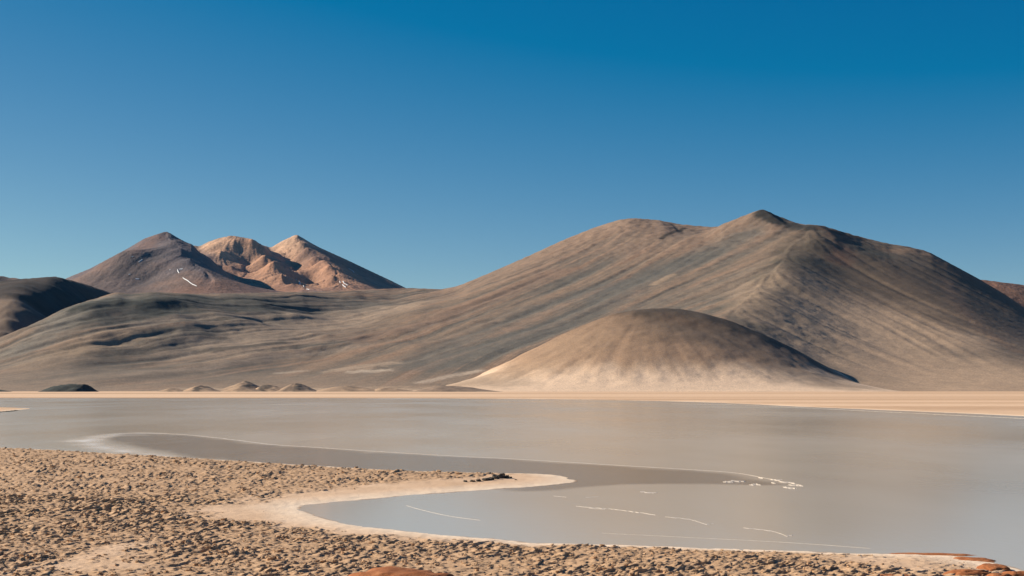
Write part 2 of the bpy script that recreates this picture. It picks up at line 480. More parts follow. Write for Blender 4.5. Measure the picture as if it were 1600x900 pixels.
    col = lay(col, st_([(530, 578), (570, 572), (605, 568)], 40, soft=.8, rough=.8), (.33, .25, .18), 0.75)
    col = lay(col, st_([(555, 581), (600, 579)], 25, soft=.7, rough=.8), (.42, .34, .26), 0.8)
    col = lay(col, st_([(440, 583), (468, 580)], 22, soft=.7, rough=.6), (.36, .29, .22), 0.7)
    col = lay(col, st_([(660, 598), (700, 588), (745, 580)], 20, soft=.6), (.42, .33, .25), 0.8)
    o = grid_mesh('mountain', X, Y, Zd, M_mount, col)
    return tag(o, 'large brown mountain with streaked scree slopes running down to the far lake shore', 'mountain', kind='structure')
mountain = build_mountain()

# ------------------------------------------------------------------ rounded sandy hill at the mountain foot
def build_hill():
    ys = np.linspace(3280, 4900, 240)
    S, X, Y = terrain_grid(-0.14, 0.36, 420, ys)
    crest = [(680, 606, 4000), (740, 590, 4000), (790, 568, 4000), (830, 548, 4020), (870, 527, 4050), (910, 508, 4080), (950, 494, 4100), (990, 485, 4110), (1020, 482, 4120), (1060, 483, 4120), (1100, 490, 4110), (1140, 501, 4100), (1180, 517, 4080), (1220, 535, 4050), (1260, 556, 4020), (1300, 578, 4000), (1340, 598, 3960), (1380, 609, 3900)]
    lines = [crest,
             [(780, 597, 3640), (900, 588, 3600), (1000, 583, 3600), (1100, 586, 3600), (1200, 592, 3600), (1290, 601, 3600)],
             [(850, 565, 3800), (930, 548, 3780), (1020, 540, 3780), (1110, 545, 3780), (1190, 560, 3780), (1260, 582, 3740)],
             [(930, 512, 4000), (1000, 500, 4010), (1060, 499, 4010), (1120, 510, 3990), (1170, 528, 3960)]]
    ctrl = lines_to_ctrl(lines, 90)
    for px in range(520, 1561, 60):
        ctrl.append(((px - 800) / FPX * 3430, 3430, -1.0))
        ctrl.append(((px - 800) / FPX * 3300, 3300, -8.0))
        ctrl.append(((px - 800) / FPX * 4860, 4860, -10.0))
    for px in range(760, 1321, 60):
        ctrl.append(((px - 800) / FPX * 4450, 4450, 110.0 * math.exp(-((px - 1030) / 230.0) ** 2) - 10))
    for d in range(3500, 4850, 120):
        ctrl.append(((610 - 800) / FPX * d, d, -4.0)); ctrl.append(((1440 - 800) / FPX * d, d, -4.0))
        ctrl.append(((520 - 800) / FPX * d, d, -9.0)); ctrl.append(((1560 - 800) / FPX * d, d, -9.0))
    Z = blur(rbf_surface(ctrl, X, Y, 50.0), 5)
    (s1, s2), slope = flow_streaks(S, Y, Z, [blur(rng.standard_normal(Z.shape), 1), fbm(X / 45, Y / 45, 2, 4)], 5.0, 60)
    hi = smooth(3, 40, Z)
    Zd = Z + hi * (0.12 * s1 + 0.35 * s2 + 1.4 * fbm(X / 60, Y / 60, 4, 5) + 3 * fbm(X / 190, Y / 190, 3, 6))
    P = Painter(S, X, Y, Zd)
    n = fbm(X / 120, Y / 120, 4, 15)
    hgt = Zd + 9 * n + 4 * s2
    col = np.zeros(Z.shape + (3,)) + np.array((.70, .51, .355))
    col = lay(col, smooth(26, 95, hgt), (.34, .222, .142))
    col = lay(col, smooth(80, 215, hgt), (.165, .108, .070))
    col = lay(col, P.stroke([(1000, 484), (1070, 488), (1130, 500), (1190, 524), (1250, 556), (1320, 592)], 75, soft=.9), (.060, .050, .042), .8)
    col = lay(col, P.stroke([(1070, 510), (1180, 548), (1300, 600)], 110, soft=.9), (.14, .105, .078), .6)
    col = lay(col, P.stroke([(1050, 500), (1095, 510)], 32, soft=.9), (.155, .100, .065), .7)
    col = lay(col, P.stroke([(850, 545), (900, 525), (950, 505)], 70, soft=.9), (.28, .185, .12), .7)
    col = lay(col, P.stroke([(1165, 568), (1190, 585), (1215, 597)], 9, soft=.9), (.40, .30, .22), .6)
    col = lay(col, P.stroke([(1270, 585), (1310, 600)], 8, soft=.9), (.25, .19, .14), .6)
    col = lay(col, P.stroke([(740, 598), (800, 580), (870, 552), (930, 530)], 110, soft=.9), (.30, .20, .128), .75)
    col = lay(col, P.stroke([(690, 600), (740, 598), (800, 600)], 60, soft=.8), (.36, .27, .195), .6)
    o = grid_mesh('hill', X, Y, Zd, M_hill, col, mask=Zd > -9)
    return tag(o, 'rounded sandy hill with dark brown top in front of the large mountain', 'hill', kind='structure')
hill = build_hill()

# ------------------------------------------------------------------ dark hill at the left edge
def build_dark_hill():
    ys = np.linspace(4300, 8700, 230)
    S, X, Y = terrain_grid(-0.56, -0.20, 260, ys)
    lines = [[(-260, 500, 6600), (-120, 466, 6500), (-50, 450, 6400), (0, 440, 6330), (25, 437, 6320), (55, 434, 6700), (82, 432, 7000), (100, 435, 7190), (130, 443, 7430), (160, 453, 7650), (190, 464, 7850), (260, 495, 8100)],
             [(25, 439, 6300), (22, 470, 5920), (17, 500, 5550), (10, 520, 5300), (-5, 555, 4900), (-20, 587, 4500)],
             [(60, 480, 6115), (80, 500, 6050)], [(70, 525, 5684), (45, 545, 5304), (25, 570, 4950), (10, 595, 4600)], [(110, 480, 6600), (120, 500, 6450)],
             [(150, 480, 7200), (180, 500, 7000)],
             [(-60, 500, 5900), (-90, 540, 5400), (-120, 580, 4800)], [(-200, 530, 5900), (-250, 560, 5300)]]
    ctrl = lines_to_ctrl(lines, 150)
    for px in range(-450, 360, 100):
        ctrl.append(((px - 800) / FPX * 8650, 8650, 60.)); ctrl.append(((px - 800) / FPX * 4320, 4320, 0.))
    Z = blur(rbf_surface(ctrl, X, Y, 40.0), 1)
    (s1, s2), sl = flow_streaks(S, Y, Z, [blur(rng.standard_normal(Z.shape), 1), fbm(X / 90, Y / 90, 2, 4)], 14.0, 40)
    Zd = Z + .6 * s1 + 1.4 * s2 + 3 * fbm(X / 150, Y / 150, 4, 3)
    Zd = settle_crest(X, Y, Zd, [(-60, 447), (0, 440), (30, 436), (60, 434), (82, 432), (100, 435), (130, 443), (160, 453), (190, 463), (230, 480)])
    P = Painter(S, X, Y, Zd)
    n = fbm(X / 250, Y / 250, 4, 8)
    col = np.zeros(Z.shape + (3,)) + np.array((.036, .028, .024))  # near-black base deepens the shade of the right-facing side
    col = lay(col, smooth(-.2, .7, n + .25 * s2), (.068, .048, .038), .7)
    col = lay(col, P.stroke([(0, 475), (8, 510), (0, 545)], 170, soft=.7), (.185, .130, .092), .85)  # lighter tan paints in the sunlit left side
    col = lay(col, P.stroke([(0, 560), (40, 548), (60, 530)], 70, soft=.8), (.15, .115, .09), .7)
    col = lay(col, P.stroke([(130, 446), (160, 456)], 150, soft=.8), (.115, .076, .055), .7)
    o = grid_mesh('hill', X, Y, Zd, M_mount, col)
    return tag(o, 'dark brown hill at the left edge below the three far peaks', 'hill', kind='structure')
dark_hill = build_dark_hill()

# ------------------------------------------------------------------ three far peaks
def build_far():
    ys = np.linspace(11800, 20500, 330)
    S, X, Y = terrain_grid(-0.37, -0.02, 560, ys)
    lines = [
        # first peak: left skyline, summit, right edge running towards us
        [(80, 445, 15300), (110, 432, 15300), (140, 420, 15300), (170, 404, 15200), (200, 388, 15100), (225, 372, 15000), (245, 365, 15000), (260, 362, 15000)],
        [(260, 362, 15000), (270, 366, 14950), (290, 380, 15050), (310, 393, 15000), (335, 411, 14800), (360, 431, 14500), (390, 456, 14000)],
        [(260, 363, 14980), (272, 377, 14450), (285, 390, 14050), (300, 404, 13650), (316, 421, 13250), (334, 440, 12850), (346, 458, 12500)],
        [(258, 366, 14900), (245, 390, 14350), (235, 415, 13900), (225, 440, 13400), (215, 462, 12900)],
        [(200, 392, 14800), (185, 410, 14200), (175, 432, 13700), (165, 458, 13000)],
        # valley between first and second
        [(300, 390, 16400), (330, 412, 15600), (358, 434, 15000), (382, 456, 14400), (395, 466, 13800)],
        # second peak
        [(312, 384, 16900), (325, 378, 16800), (342, 372, 16600), (362, 368, 16500), (380, 371, 16500), (396, 374, 16500), (408, 384, 16600), (424, 390, 16800)],
        [(345, 376, 16400), (348, 392, 15900), (362, 415, 15400), (380, 436, 14900), (388, 444, 14700)],
        [(365, 376, 16300), (375, 395, 16150), (388, 415, 15900), (394, 432, 15500)],
        [(396, 378, 16300), (412, 395, 15800), (426, 408, 15300), (442, 425, 14800), (458, 442, 14300), (470, 456, 13900)],
        [(410, 386, 16700), (424, 397, 16450), (440, 412, 16150), (460, 430, 15750), (486, 456, 15200)],
        [(422, 405, 15700), (405, 425, 15200), (395, 445, 14700), (390, 460, 14200)],
        # valley between second and third
        [(430, 392, 17300), (448, 412, 16600), (468, 436, 15900), (484, 452, 15300), (494, 464, 14700)],
        # third peak
        [(425, 386, 17400), (445, 375, 17400), (456, 369, 17400), (464, 367, 17400), (472, 371, 17400), (482, 377, 17600), (500, 387, 17850), (540, 405, 18250), (576, 424, 18550), (604, 438, 18750), (630, 451, 18900), (680, 478, 19100)],
        [(462, 370, 17300), (478, 388, 16500), (503, 407, 15700), (520, 428, 15000), (540, 452, 14300)],
        [(540, 416, 17300), (556, 428, 16500), (575, 444, 15800), (590, 458, 15200)],
    ]
    ctrl = lines_to_ctrl(lines, 330)
    for px in range(-40, 820, 90):
        ctrl.append(at(px, 480, 12000)); ctrl.append(at(px, 520, 20400))
    ctrl += [at(20, 470, 15300), at(40, 470, 17000), at(740, 490, 16500), at(680, 475, 14500)]
    Z = rbf_surface(ctrl, X, Y, 25.0)
    (s1, s2, s3), sl = flow_streaks(S, Y, Z, [blur(rng.standard_normal(Z.shape), 1), fbm(X / 220, Y / 220, 2, 4), fbm(X / 520, Y / 520, 2, 14)], 26.0, 45)
    hi = smooth(820, 1150, Z)
    Zd = Z + hi * (2.5 * s1 + 5 * s2 + 6 * s3 + 5 * (0.8 - np.abs(s2)) + 18 * fbm(X / 700, Y / 700, 4, 3))
    # cinder cone on the first peak's flank
    P0 = Painter(S, X, Y, Zd)
    cx, cy = P0.hit(188, 420)
    r = np.hypot(X - cx, Y - cy)
    Zd = Zd + 170 * np.exp(-(r / 330) ** 2)
    Zd = settle_crest(X, Y, Zd, [(90, 441), (110, 432), (140, 420), (170, 404), (200, 388), (225, 373), (245, 366), (258, 362), (264, 363), (275, 370), (290, 378), (308, 385), (314, 384), (325, 378), (342, 372), (362, 368), (380, 371), (396, 374), (408, 382), (423, 387), (440, 377), (455, 370), (463, 366.5), (472, 371), (485, 379), (500, 387), (540, 405), (580, 424), (610, 438), (632, 449), (660, 462), (700, 476)], 30.0)
    P = Painter(S, X, Y, Zd)
    n = fbm(X / 900, Y / 900, 4, 8)
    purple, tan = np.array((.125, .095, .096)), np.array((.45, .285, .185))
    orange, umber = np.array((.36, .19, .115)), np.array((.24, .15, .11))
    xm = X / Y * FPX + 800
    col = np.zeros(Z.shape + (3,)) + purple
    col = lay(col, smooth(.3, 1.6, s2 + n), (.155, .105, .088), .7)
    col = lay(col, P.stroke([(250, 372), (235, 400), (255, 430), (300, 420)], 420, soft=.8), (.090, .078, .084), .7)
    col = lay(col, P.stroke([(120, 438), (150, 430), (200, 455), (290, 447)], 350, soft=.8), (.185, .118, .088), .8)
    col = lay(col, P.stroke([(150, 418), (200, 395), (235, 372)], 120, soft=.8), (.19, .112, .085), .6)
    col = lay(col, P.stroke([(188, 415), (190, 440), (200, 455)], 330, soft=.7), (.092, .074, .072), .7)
    w23 = smooth(15300, 15900, Y + (1 - smooth(310, 345, xm)) * -600 + smooth(380, 400, xm) * 1400)
    col = lay(col, w23, tan)
    col = lay(col, w23 * smooth(.2, 1.4, n + .6 * s2 + .5 * s3), (.25, .19, .14), .8)
    col = lay(col, w23 * smooth(460, 520, xm), umber, .7)
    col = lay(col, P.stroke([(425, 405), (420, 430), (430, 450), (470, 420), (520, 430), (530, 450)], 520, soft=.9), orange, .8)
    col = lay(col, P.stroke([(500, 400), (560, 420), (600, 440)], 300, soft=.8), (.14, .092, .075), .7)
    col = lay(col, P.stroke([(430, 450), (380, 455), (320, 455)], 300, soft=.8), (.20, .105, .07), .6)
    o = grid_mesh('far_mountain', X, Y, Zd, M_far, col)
    tag(o, 'distant range of three peaks, purple brown and tan, with thin snow patches', 'mountain', kind='structure')
    return o, P, S, X, Y, Zd
far, FP, fS, fX, fY, fZ = build_far()

m, n, l, b = new_mat('snow')
g = n.new('ShaderNodeNewGeometry').outputs['Position']
l.new(ramp(n, l, noise_node(n, l, 0.05, 3, g), [(0.3, (.42, .43, .45)), (0.7, (.60, .61, .63))]), b.inputs['Base Color'])
b.inputs['Roughness'].default_value = 0.7
M_snow = m
def far_height(x, y):
    j = np.interp(x / y, fS[0], np.arange(fS.shape[1])); i = np.interp(y, fY[:, 0], np.arange(fY.shape[0]))
    i0, j0 = min(int(i), fZ.shape[0] - 2), min(int(j), fZ.shape[1] - 2)
    a, c = i - i0, j - j0
    return (fZ[i0, j0] * (1 - a) * (1 - c) + fZ[i0 + 1, j0] * a * (1 - c) + fZ[i0, j0 + 1] * (1 - a) * c + fZ[i0 + 1, j0 + 1] * a * c)
for k, (pts, w) in enumerate([([(214, 410), (219, 408)], 26), ([(209, 436), (215, 437)], 26), ([(277, 421), (283, 421)], 28),
                              ([(283, 434), (291, 440), (298, 445), (305, 448)], 13), ([(199, 430), (201, 431)], 18), ([(262, 422.5), (264, 423)], 18), ([(275, 422), (277, 428)], 14),
                              ([(461, 437), (467, 443), (474, 449)], 24), ([(478, 452), (482, 453)], 22),
                              ([(543, 420), (550, 424), (558, 429)], 28), ([(530, 440), (536, 443), (542, 446)], 24), ([(534, 445), (539, 449)], 18), ([(203, 402.5), (206, 402)], 15)]):
    wpts = resample([FP.hit(*p) for p in pts], 45)
    vs, fs = [], []
    for q, p in enumerate(wpts):
        a, c = wpts[max(q - 1, 0)], wpts[min(q + 1, len(wpts) - 1)]
        t = np.array(c) - np.array(a); t = t / (np.hypot(*t) + 1e-6); nn = np.array((-t[1], t[0]))
        ww = .4 * w * (0.35 + 0.65 * math.sin(math.pi * (q + .6) / (len(wpts) + .2))) * random.uniform(.7, 1.25)
        for sft in (-1, -.4, .4, 1):
            x, y = np.array(p) + nn * sft * ww
            vs.append((x, y, far_height(x, y) + (5 if abs(sft) < .9 else -3)))
    for q in range(len(wpts) - 1):
        for e in range(3):
            i = q * 4 + e
            fs.append((i, i + 1, i + 5, i + 4))
    o = poly_obj('snow_patch', vs, fs, M_snow, far, True)

# ------------------------------------------------------------------ far ridges peeping over the left and right edges
def build_ridge(name, line, d, depth, s0, s1, c0, c1, label, seed):
    ys = np.linspace(d - depth, d + depth, 90)
    S, X, Y = terrain_grid(s0, s1, 160, ys)
    pw = np.array([at(*p, d) for p in line])
    top = np.interp(X, pw[:, 0], pw[:, 2])
    t = np.abs(Y - d) / depth
    Z = top * (1 - smooth(0, 1, t)) - 60 * t
    (s1_,), sl = flow_streaks(S, Y, Z, [fbm(X / 160, Y / 160, 2, seed)], 20, 30)
    Z = Z + 5 * s1_ + 6 * fbm(X / 300, Y / 300, 4, seed)
    col = np.zeros(Z.shape + (3,)) + np.array(c0)
    col = lay(col, smooth(-.5, 1.2, s1_ + fbm(X / 400, Y / 400, 3, seed + 3)), c1)
    return tag(grid_mesh(name, X, Y, Z, M_far, col), label, 'ridge', kind='structure')
build_ridge('ridge', [(1400, 430), (1500, 436), (1540, 439), (1570, 443), (1600, 447), (1680, 452), (1800, 470), (2000, 520)], 9500, 1900, .24, .52,
            (.150, .078, .052), (.19, .105, .07), 'rust red ridge behind the right shoulder of the large mountain', 61)
build_ridge('ridge', [(-400, 470), (-250, 450), (-100, 438), (-30, 431), (0, 431), (20, 434), (45, 437), (100, 450), (200, 480)], 10500, 1800, -.56, -.24,
            (.10, .075, .066), (.13, .09, .075), 'low far ridge just behind the dark hill at the left edge', 71)

# ------------------------------------------------------------------ lake outline and the ground sheet
near_shore = [(-700, 672), (-300, 688), (0, 699.5), (100, 704), (200, 710), (300, 715.5), (400, 722), (500, 728), (600, 734), (700, 737.5), (800, 739.5), (850, 741), (880, 744.5), (900, 751), (888, 755.5), (850, 759.5), (800, 763), (700, 769.5), (620, 776), (560, 782), (510, 786), (478, 790), (468, 794), (480, 801), (510, 811), (550, 819), (600, 826), (700, 836), (780, 843), (850, 848), (950, 851), (1050, 854), (1150, 857), (1250, 861), (1350, 865), (1430, 866), (1500, 869), (1550, 879), (1600, 891), (1650, 902)]
far_shore = [(2100, 700), (1800, 664), (1600, 650.5), (1450, 643.5), (1350, 639.5), (1250, 635.5), (1150, 630.5), (1050, 627), (900, 624), (700, 622.5), (400, 622), (200, 622), (0, 622), (-300, 622.5), (-900, 626)]
lake = [tuple(p) for p in catmull([ground(*p) for p in near_shore], 3)]
lake += [(60.0, 60.0), (140.0, 40.0), (260.0, 60.0)]
lake += [tuple(p) for p in catmull([ground(*p) for p in far_shore], 2)]
lake += [(-1100, 900), (-600, 400)]
spit_l = [ground(*p) for p in [(-160, 634), (-60, 635.5), (0, 636.5), (30, 637.3), (52, 638.3), (40, 639.5), (20, 641.5), (0, 644.5), (-60, 647), (-160, 648)]]
def sdf(poly, x, y):
    """signed distance to a polygon, positive inside"""
    p = np.array(poly, float)
    d = np.full(x.shape, 1e18); ins = np.zeros(x.shape, bool)
    for (ax, ay), (bx, by) in zip(p, np.roll(p, -1, 0)):
        vx, vy = bx - ax, by - ay
        t = np.clip(((x - ax) * vx + (y - ay) * vy) / (vx * vx + vy * vy + 1e-9), 0, 1)
        d = np.minimum(d, (x - ax - vx * t) ** 2 + (y - ay - vy * t) ** 2)
        if ay != by:
            c = (ay > y) != (by > y)
            ins ^= c & (x < vx * (y - ay) / vy + ax)
    d = np.sqrt(d)
    return np.where(ins, d, -d)
sand_a = [ground(*p) for p in [(905, 751), (860, 738), (800, 739), (788, 746), (740, 752), (690, 756), (640, 759), (560, 767), (480, 775), (400, 786), (345, 795), (320, 803), (350, 813), (430, 821), (520, 833), (600, 841), (700, 847), (800, 851), (860, 849), (700, 830), (520, 800)]]
sand_b = [ground(*p) for p in [(-30, 908), (40, 889), (120, 869), (200, 855), (270, 847), (305, 849), (250, 868), (215, 884), (215, 910)]]
sand_c = [ground(*p) for p in [(1330, 880), (1400, 869), (1480, 869), (1530, 880), (1480, 892), (1380, 893)]]

def land_sd(x, y):
    sd = -sdf(lake, x, y)
    far_ = y > 400
    return np.where(far_, np.maximum(sd, sdf(spit_l, x, y)), sd)
def ground_height(x, y, sd=None, relief=True):
    if sd is None: sd = land_sd(x, y)
    wob = np.where(y < 420, 0.7 * fbm(x / 3.0, y / 5.0, 3, 40) + .3 * fbm(x / .8, y / 1.2, 2, 43), np.where(y < 900, 1, 4) * fbm(x / 30.0, y / 30.0, 3, 41))
    s = sd + wob * smooth(0.0, 2.0, np.abs(sd) + .6)
    z = np.where(s > 0, 0.42 * (1 - np.exp(-np.maximum(s, 0) / 7.0)), np.maximum(s * 0.08, -0.6))
    up = np.interp(y, [-60, 0, 8, 20, 40, 60, 72], [8.5, 8.1, 7.7, 5.2, 2.2, 0.45, 0.0])
    z = z + up
    far_land = smooth(1500, 3200, y) * (s > 0)
    z = z + far_land * 0.5
    rough = np.zeros_like(z)
    if relief:
        wa, wb, wc = (smooth(-4.0, 2.0, sdf(q, x, y) + 2.2 * fbm(x / 2.5, y / 5, 4, 91) - (3.0 if q is sand_b else 0)) for q in (sand_a, sand_b, sand_c))
        rough = smooth(.8, 2.6, s + .6 * fbm(x / 1.5, y / 2.0, 3, 92)) * (1 - np.clip(wa + wb + wc * .8, 0, 1)) * (1 - smooth(330, 420, y))
        wx, wy = x + .25 * perlin(x / .7, y / .7, 3), y + .25 * perlin(x / .7 + 9, y / .7, 4)
        l1 = smooth(.13, .28, perlin(wx / .52, wy / .52, 5)) + .5 * smooth(.3, .8, perlin(wx / .52, wy / .52, 5))
        l2 = smooth(.12, .30, perlin(wx / .27, wy / .27, 6))
        patch = (0.5 + 0.65 * smooth(-.5, .6, fbm(x / 6, y / 9, 3, 7))) * (1 - .2 * smooth(110, 80, y)) * (1 + .15 * smooth(110, 200, y)) 
        z = z + rough * patch * (0.12 * l1 + 0.075 * l2 + .12 * fbm(x / 3, y / 3, 2, 8) - .06)
        z = z + (1 - rough) * np.where(s > 0, .012 * fbm(x / .5, y / .8, 3, 66) + .03 * fbm(x / 3, y / 4, 2, 67), 0) * (y < 420)
    return z, rough, s

LEAN = 1.3
def build_ground():
    ys = np.concatenate([np.linspace(-60, 60, 30)[:-1], np.linspace(60, 72, 20)[:-1], np.arange(72, 130, 0.15), 130 * np.exp(np.linspace(0, math.log(340 / 130.), 300)),
                         340 * np.exp(np.linspace(0.01, math.log(4500 / 340.), 110)), 4500 * np.exp(np.linspace(0.05, math.log(90000 / 4500.), 12))])
    s = np.concatenate([[-3, -1.2, -.7, -.55], np.linspace(-.47, -.385, 30)[:-1], np.linspace(-.385, .375, 760), np.linspace(.375, .44, 25)[1:], [.55, .7, 1.2, 3]])
    S, Y = np.meshgrid(s, ys)
    X = S * (np.maximum(Y, 0) + 25)
    lsd = land_sd(X, Y)
    Z, rough, sd = ground_height(X, Y, lsd)
    lean = Z - ground_height(X, Y, lsd, False)[0]                   # lumps sheared right and nearer so their front faces fall into shade
    lean = np.where(rough > 0, lean, 0) * LEAN
    return grid_mesh('ground', X + lean, Y - .8 * lean, Z, M_ground, None, {'rough': rough, 'shore': sd}, True)

m, n, l, b = new_mat('salt_crusted_mud')
M_ground = m
g = n.new('ShaderNodeNewGeometry').outputs['Position']
ar = n.new('ShaderNodeAttribute'); ar.attribute_name = 'rough'
asd = n.new('ShaderNodeAttribute'); asd.attribute_name = 'shore'
big = noise_node(n, l, 0.12, 4, g)
fine = noise_node(n, l, 3.0, 6, g, .7)
sand = ramp(n, l, big, [(0.3, (.58, .39, .245)), (0.7, (.70, .495, .335))])
srim = n.new('ShaderNodeMapRange'); srim.inputs['From Max'].default_value = 5.0; l.new(asd.outputs['Fac'], srim.inputs['Value'])
sand = mixc(n, l, 'MIX', (.80, .64, .48, 1), sand, srim.outputs['Result'])
mud = ramp(n, l, fine, [(0.25, (.375, .232, .132)), (0.5, (.48, .308, .180)), (0.75, (.575, .392, .245))])
col = mixc(n, l, 'MIX', sand, mud, ar.outputs['Fac'])
# pale salt rim, damp edge at the water line
mr = n.new('ShaderNodeMapRange'); mr.inputs['From Min'].default_value = 0.0; mr.inputs['From Max'].default_value = 0.35
l.new(asd.outputs['Fac'], mr.inputs['Value'])
wet = mixc(n, l, 'MIX', (.30, .20, .135, 1), col, mr.outputs['Result'])
# stripes of old water lines on the far beach
sep = n.new('ShaderNodeSeparateXYZ'); l.new(g, sep.inputs['Vector'])
st = n.new('ShaderNodeTexNoise'); st.inputs['Scale'].default_value = 1.0; st.inputs['Detail'].default_value = 3
mp = n.new('ShaderNodeMapping'); mp.inputs['Scale'].default_value = (.0006, .006, 1); l.new(g, mp.inputs['Vector']); l.new(mp.outputs['Vector'], st.inputs['Vector'])
stripes = ramp(n, l, st.outputs['Fac'], [(0.3, (.70, .64, .58)), (0.5, (.92, .88, .84)), (0.68, (1.12, 1.14, 1.15))])
md = n.new('ShaderNodeMapRange'); md.inputs['From Min'].default_value = 420; md.inputs['From Max'].default_value = 700; l.new(sep.outputs['Y'], md.inputs['Value'])
col = mixc(n, l, 'MULTIPLY', wet, stripes, md.outputs['Result'])
l.new(col, b.inputs['Base Color'])
b.inputs['Roughness'].default_value = 0.9
b.inputs['Specular IOR Level'].default_value = 0.2
bump(n, l, noise_node(n, l, 4.0, 6, g, .7), b, 0.6, 0.08)

ground_o = build_ground()
tag(ground_o, 'pale salt crusted mud and sand shore around the lake', 'ground', kind='structure')

# ------------------------------------------------------------------ water
def water_mat(name, c0, c1, rough0, rough1, scale, bump_d):
    m, n, l, b = new_mat(name)
    g = n.new('ShaderNodeNewGeometry').outputs['Position']
    mp = n.new('ShaderNodeMapping'); mp.inputs['Scale'].default_value = (1.0, 0.35, 1.0); l.new(g, mp.inputs['Vector'])
    f = noise_node(n, l, scale, 4, mp.outputs['Vector'])
    l.new(ramp(n, l, f, [(0.3, c0), (0.7, c1)]), b.inputs['Base Color'])
    r = n.new('ShaderNodeMapRange'); r.inputs['From Min'].default_value = .3; r.inputs['From Max'].default_value = .7
    r.inputs['To Min'].default_value = rough0; r.inputs['To Max'].default_value = rough1
    l.new(f, r.inputs['Value']); l.new(r.outputs['Result'], b.inputs['Roughness'])
    b.inputs['IOR'].default_value = 1.33; b.inputs['Specular IOR Level'].default_value = .42
    bump(n, l, noise_node(n, l, 1.6, 4, mp.outputs['Vector']), b, 0.4, bump_d)
    return m
M_lake = water_mat('milky_water', (.56, .465, .345), (.60, .50, .375), .09, .20, .012, .018)
M_shal = water_mat('shallow_water', (.33, .25, .165), (.36, .275, .185), .12, .2, .05, .006)
M_film = water_mat('salt_film_water', (.86, .78, .68), (.90, .82, .72), .2, .3, .05, .006)
lv = [(-9000, 60, 0), (60, 60, 0), (60, 30, 0), (9000, 30, 0), (9000, 3500, 0), (-9000, 3500, 0)]
o = poly_obj('lake_water', lv, [(0, 1, 2, 3, 4, 5)], M_lake)
tag(o, 'still milky grey lake between the near shore and the mountains', 'lake', kind='structure')

def soft_edge(m, fade):
    """let the sheet thin out towards its rim"""
    n, l = m.node_tree.nodes, m.node_tree.links
    out = n['Material Output']; b = n['Principled BSDF']
    a = n.new('ShaderNodeAttribute'); a.attribute_name = 'edge'
    mul = n.new('ShaderNodeMath'); mul.operation = 'MULTIPLY'; mul.inputs[1].default_value = fade; l.new(a.outputs['Fac'], mul.inputs[0])
    t = n.new('ShaderNodeBsdfTransparent'); mx = n.new('ShaderNodeMixShader')
    l.new(mul.outputs[0], mx.inputs['Fac']); l.new(t.outputs[0], mx.inputs[1]); l.new(b.outputs[0], mx.inputs[2]); l.new(mx.outputs[0], out.inputs['Surface'])
M_film.node_tree.nodes['Principled BSDF'].inputs['Specular IOR Level'].default_value = .15
soft_edge(M_shal, .55); soft_edge(M_film, .95)
def sheet(name, pix, z, mat, label, cat, fade_m):
    p = catmull([ground(*q) for q in pix + pix[:1]], 6)[:-1]
    s_ = p[:, 0] / p[:, 1]
    S, Y = np.meshgrid(np.linspace(s_.min(), s_.max(), 420), 1 / np.linspace(1 / p[:, 1].min(), 1 / p[:, 1].max(), 130))
    X = S * Y
    sd = sdf(p, X, Y)
    e = smooth(0, 1, sd / fade_m * (1 + .6 * fbm(X / 9, Y / 14, 3, 19)))
    o = grid_mesh(name, X, Y, np.full(X.shape, z), mat, None, {'edge': e}, mask=sd > 0)
    return tag(o, label, cat, kind='structure')
rim = [(160, 686), (163, 681), (185, 677.5), (230, 676.8), (280, 678.5), (330, 683), (380, 689), (420, 694), (500, 699.5), (600, 706), (700, 712), (800, 717), (900, 723), (1000, 729), (1100, 735), (1150, 739), (1190, 746), (1225, 753), (1252, 758)]
sheet('shallow_water', rim + [(1200, 759.5), (1100, 758.5), (1000, 758), (930, 762), (870, 768), (780, 768), (700, 750), (500, 745), (330, 722), (260, 709), (215, 701), (180, 693)], .008, M_shal,
      'darker brown tongue of shallow water along the sandy spit', 'shallow water', 4.0)
sheet('salt_film', [(80, 690), (120, 682), (150, 678.5), (200, 675.5), (260, 676), (300, 681), (200, 683), (180, 690), (230, 702), (290, 713), (240, 714), (160, 708), (110, 700)], .004, M_film,
      'pale salty film on the water left of the brown tongue', 'salt film', 8.0)

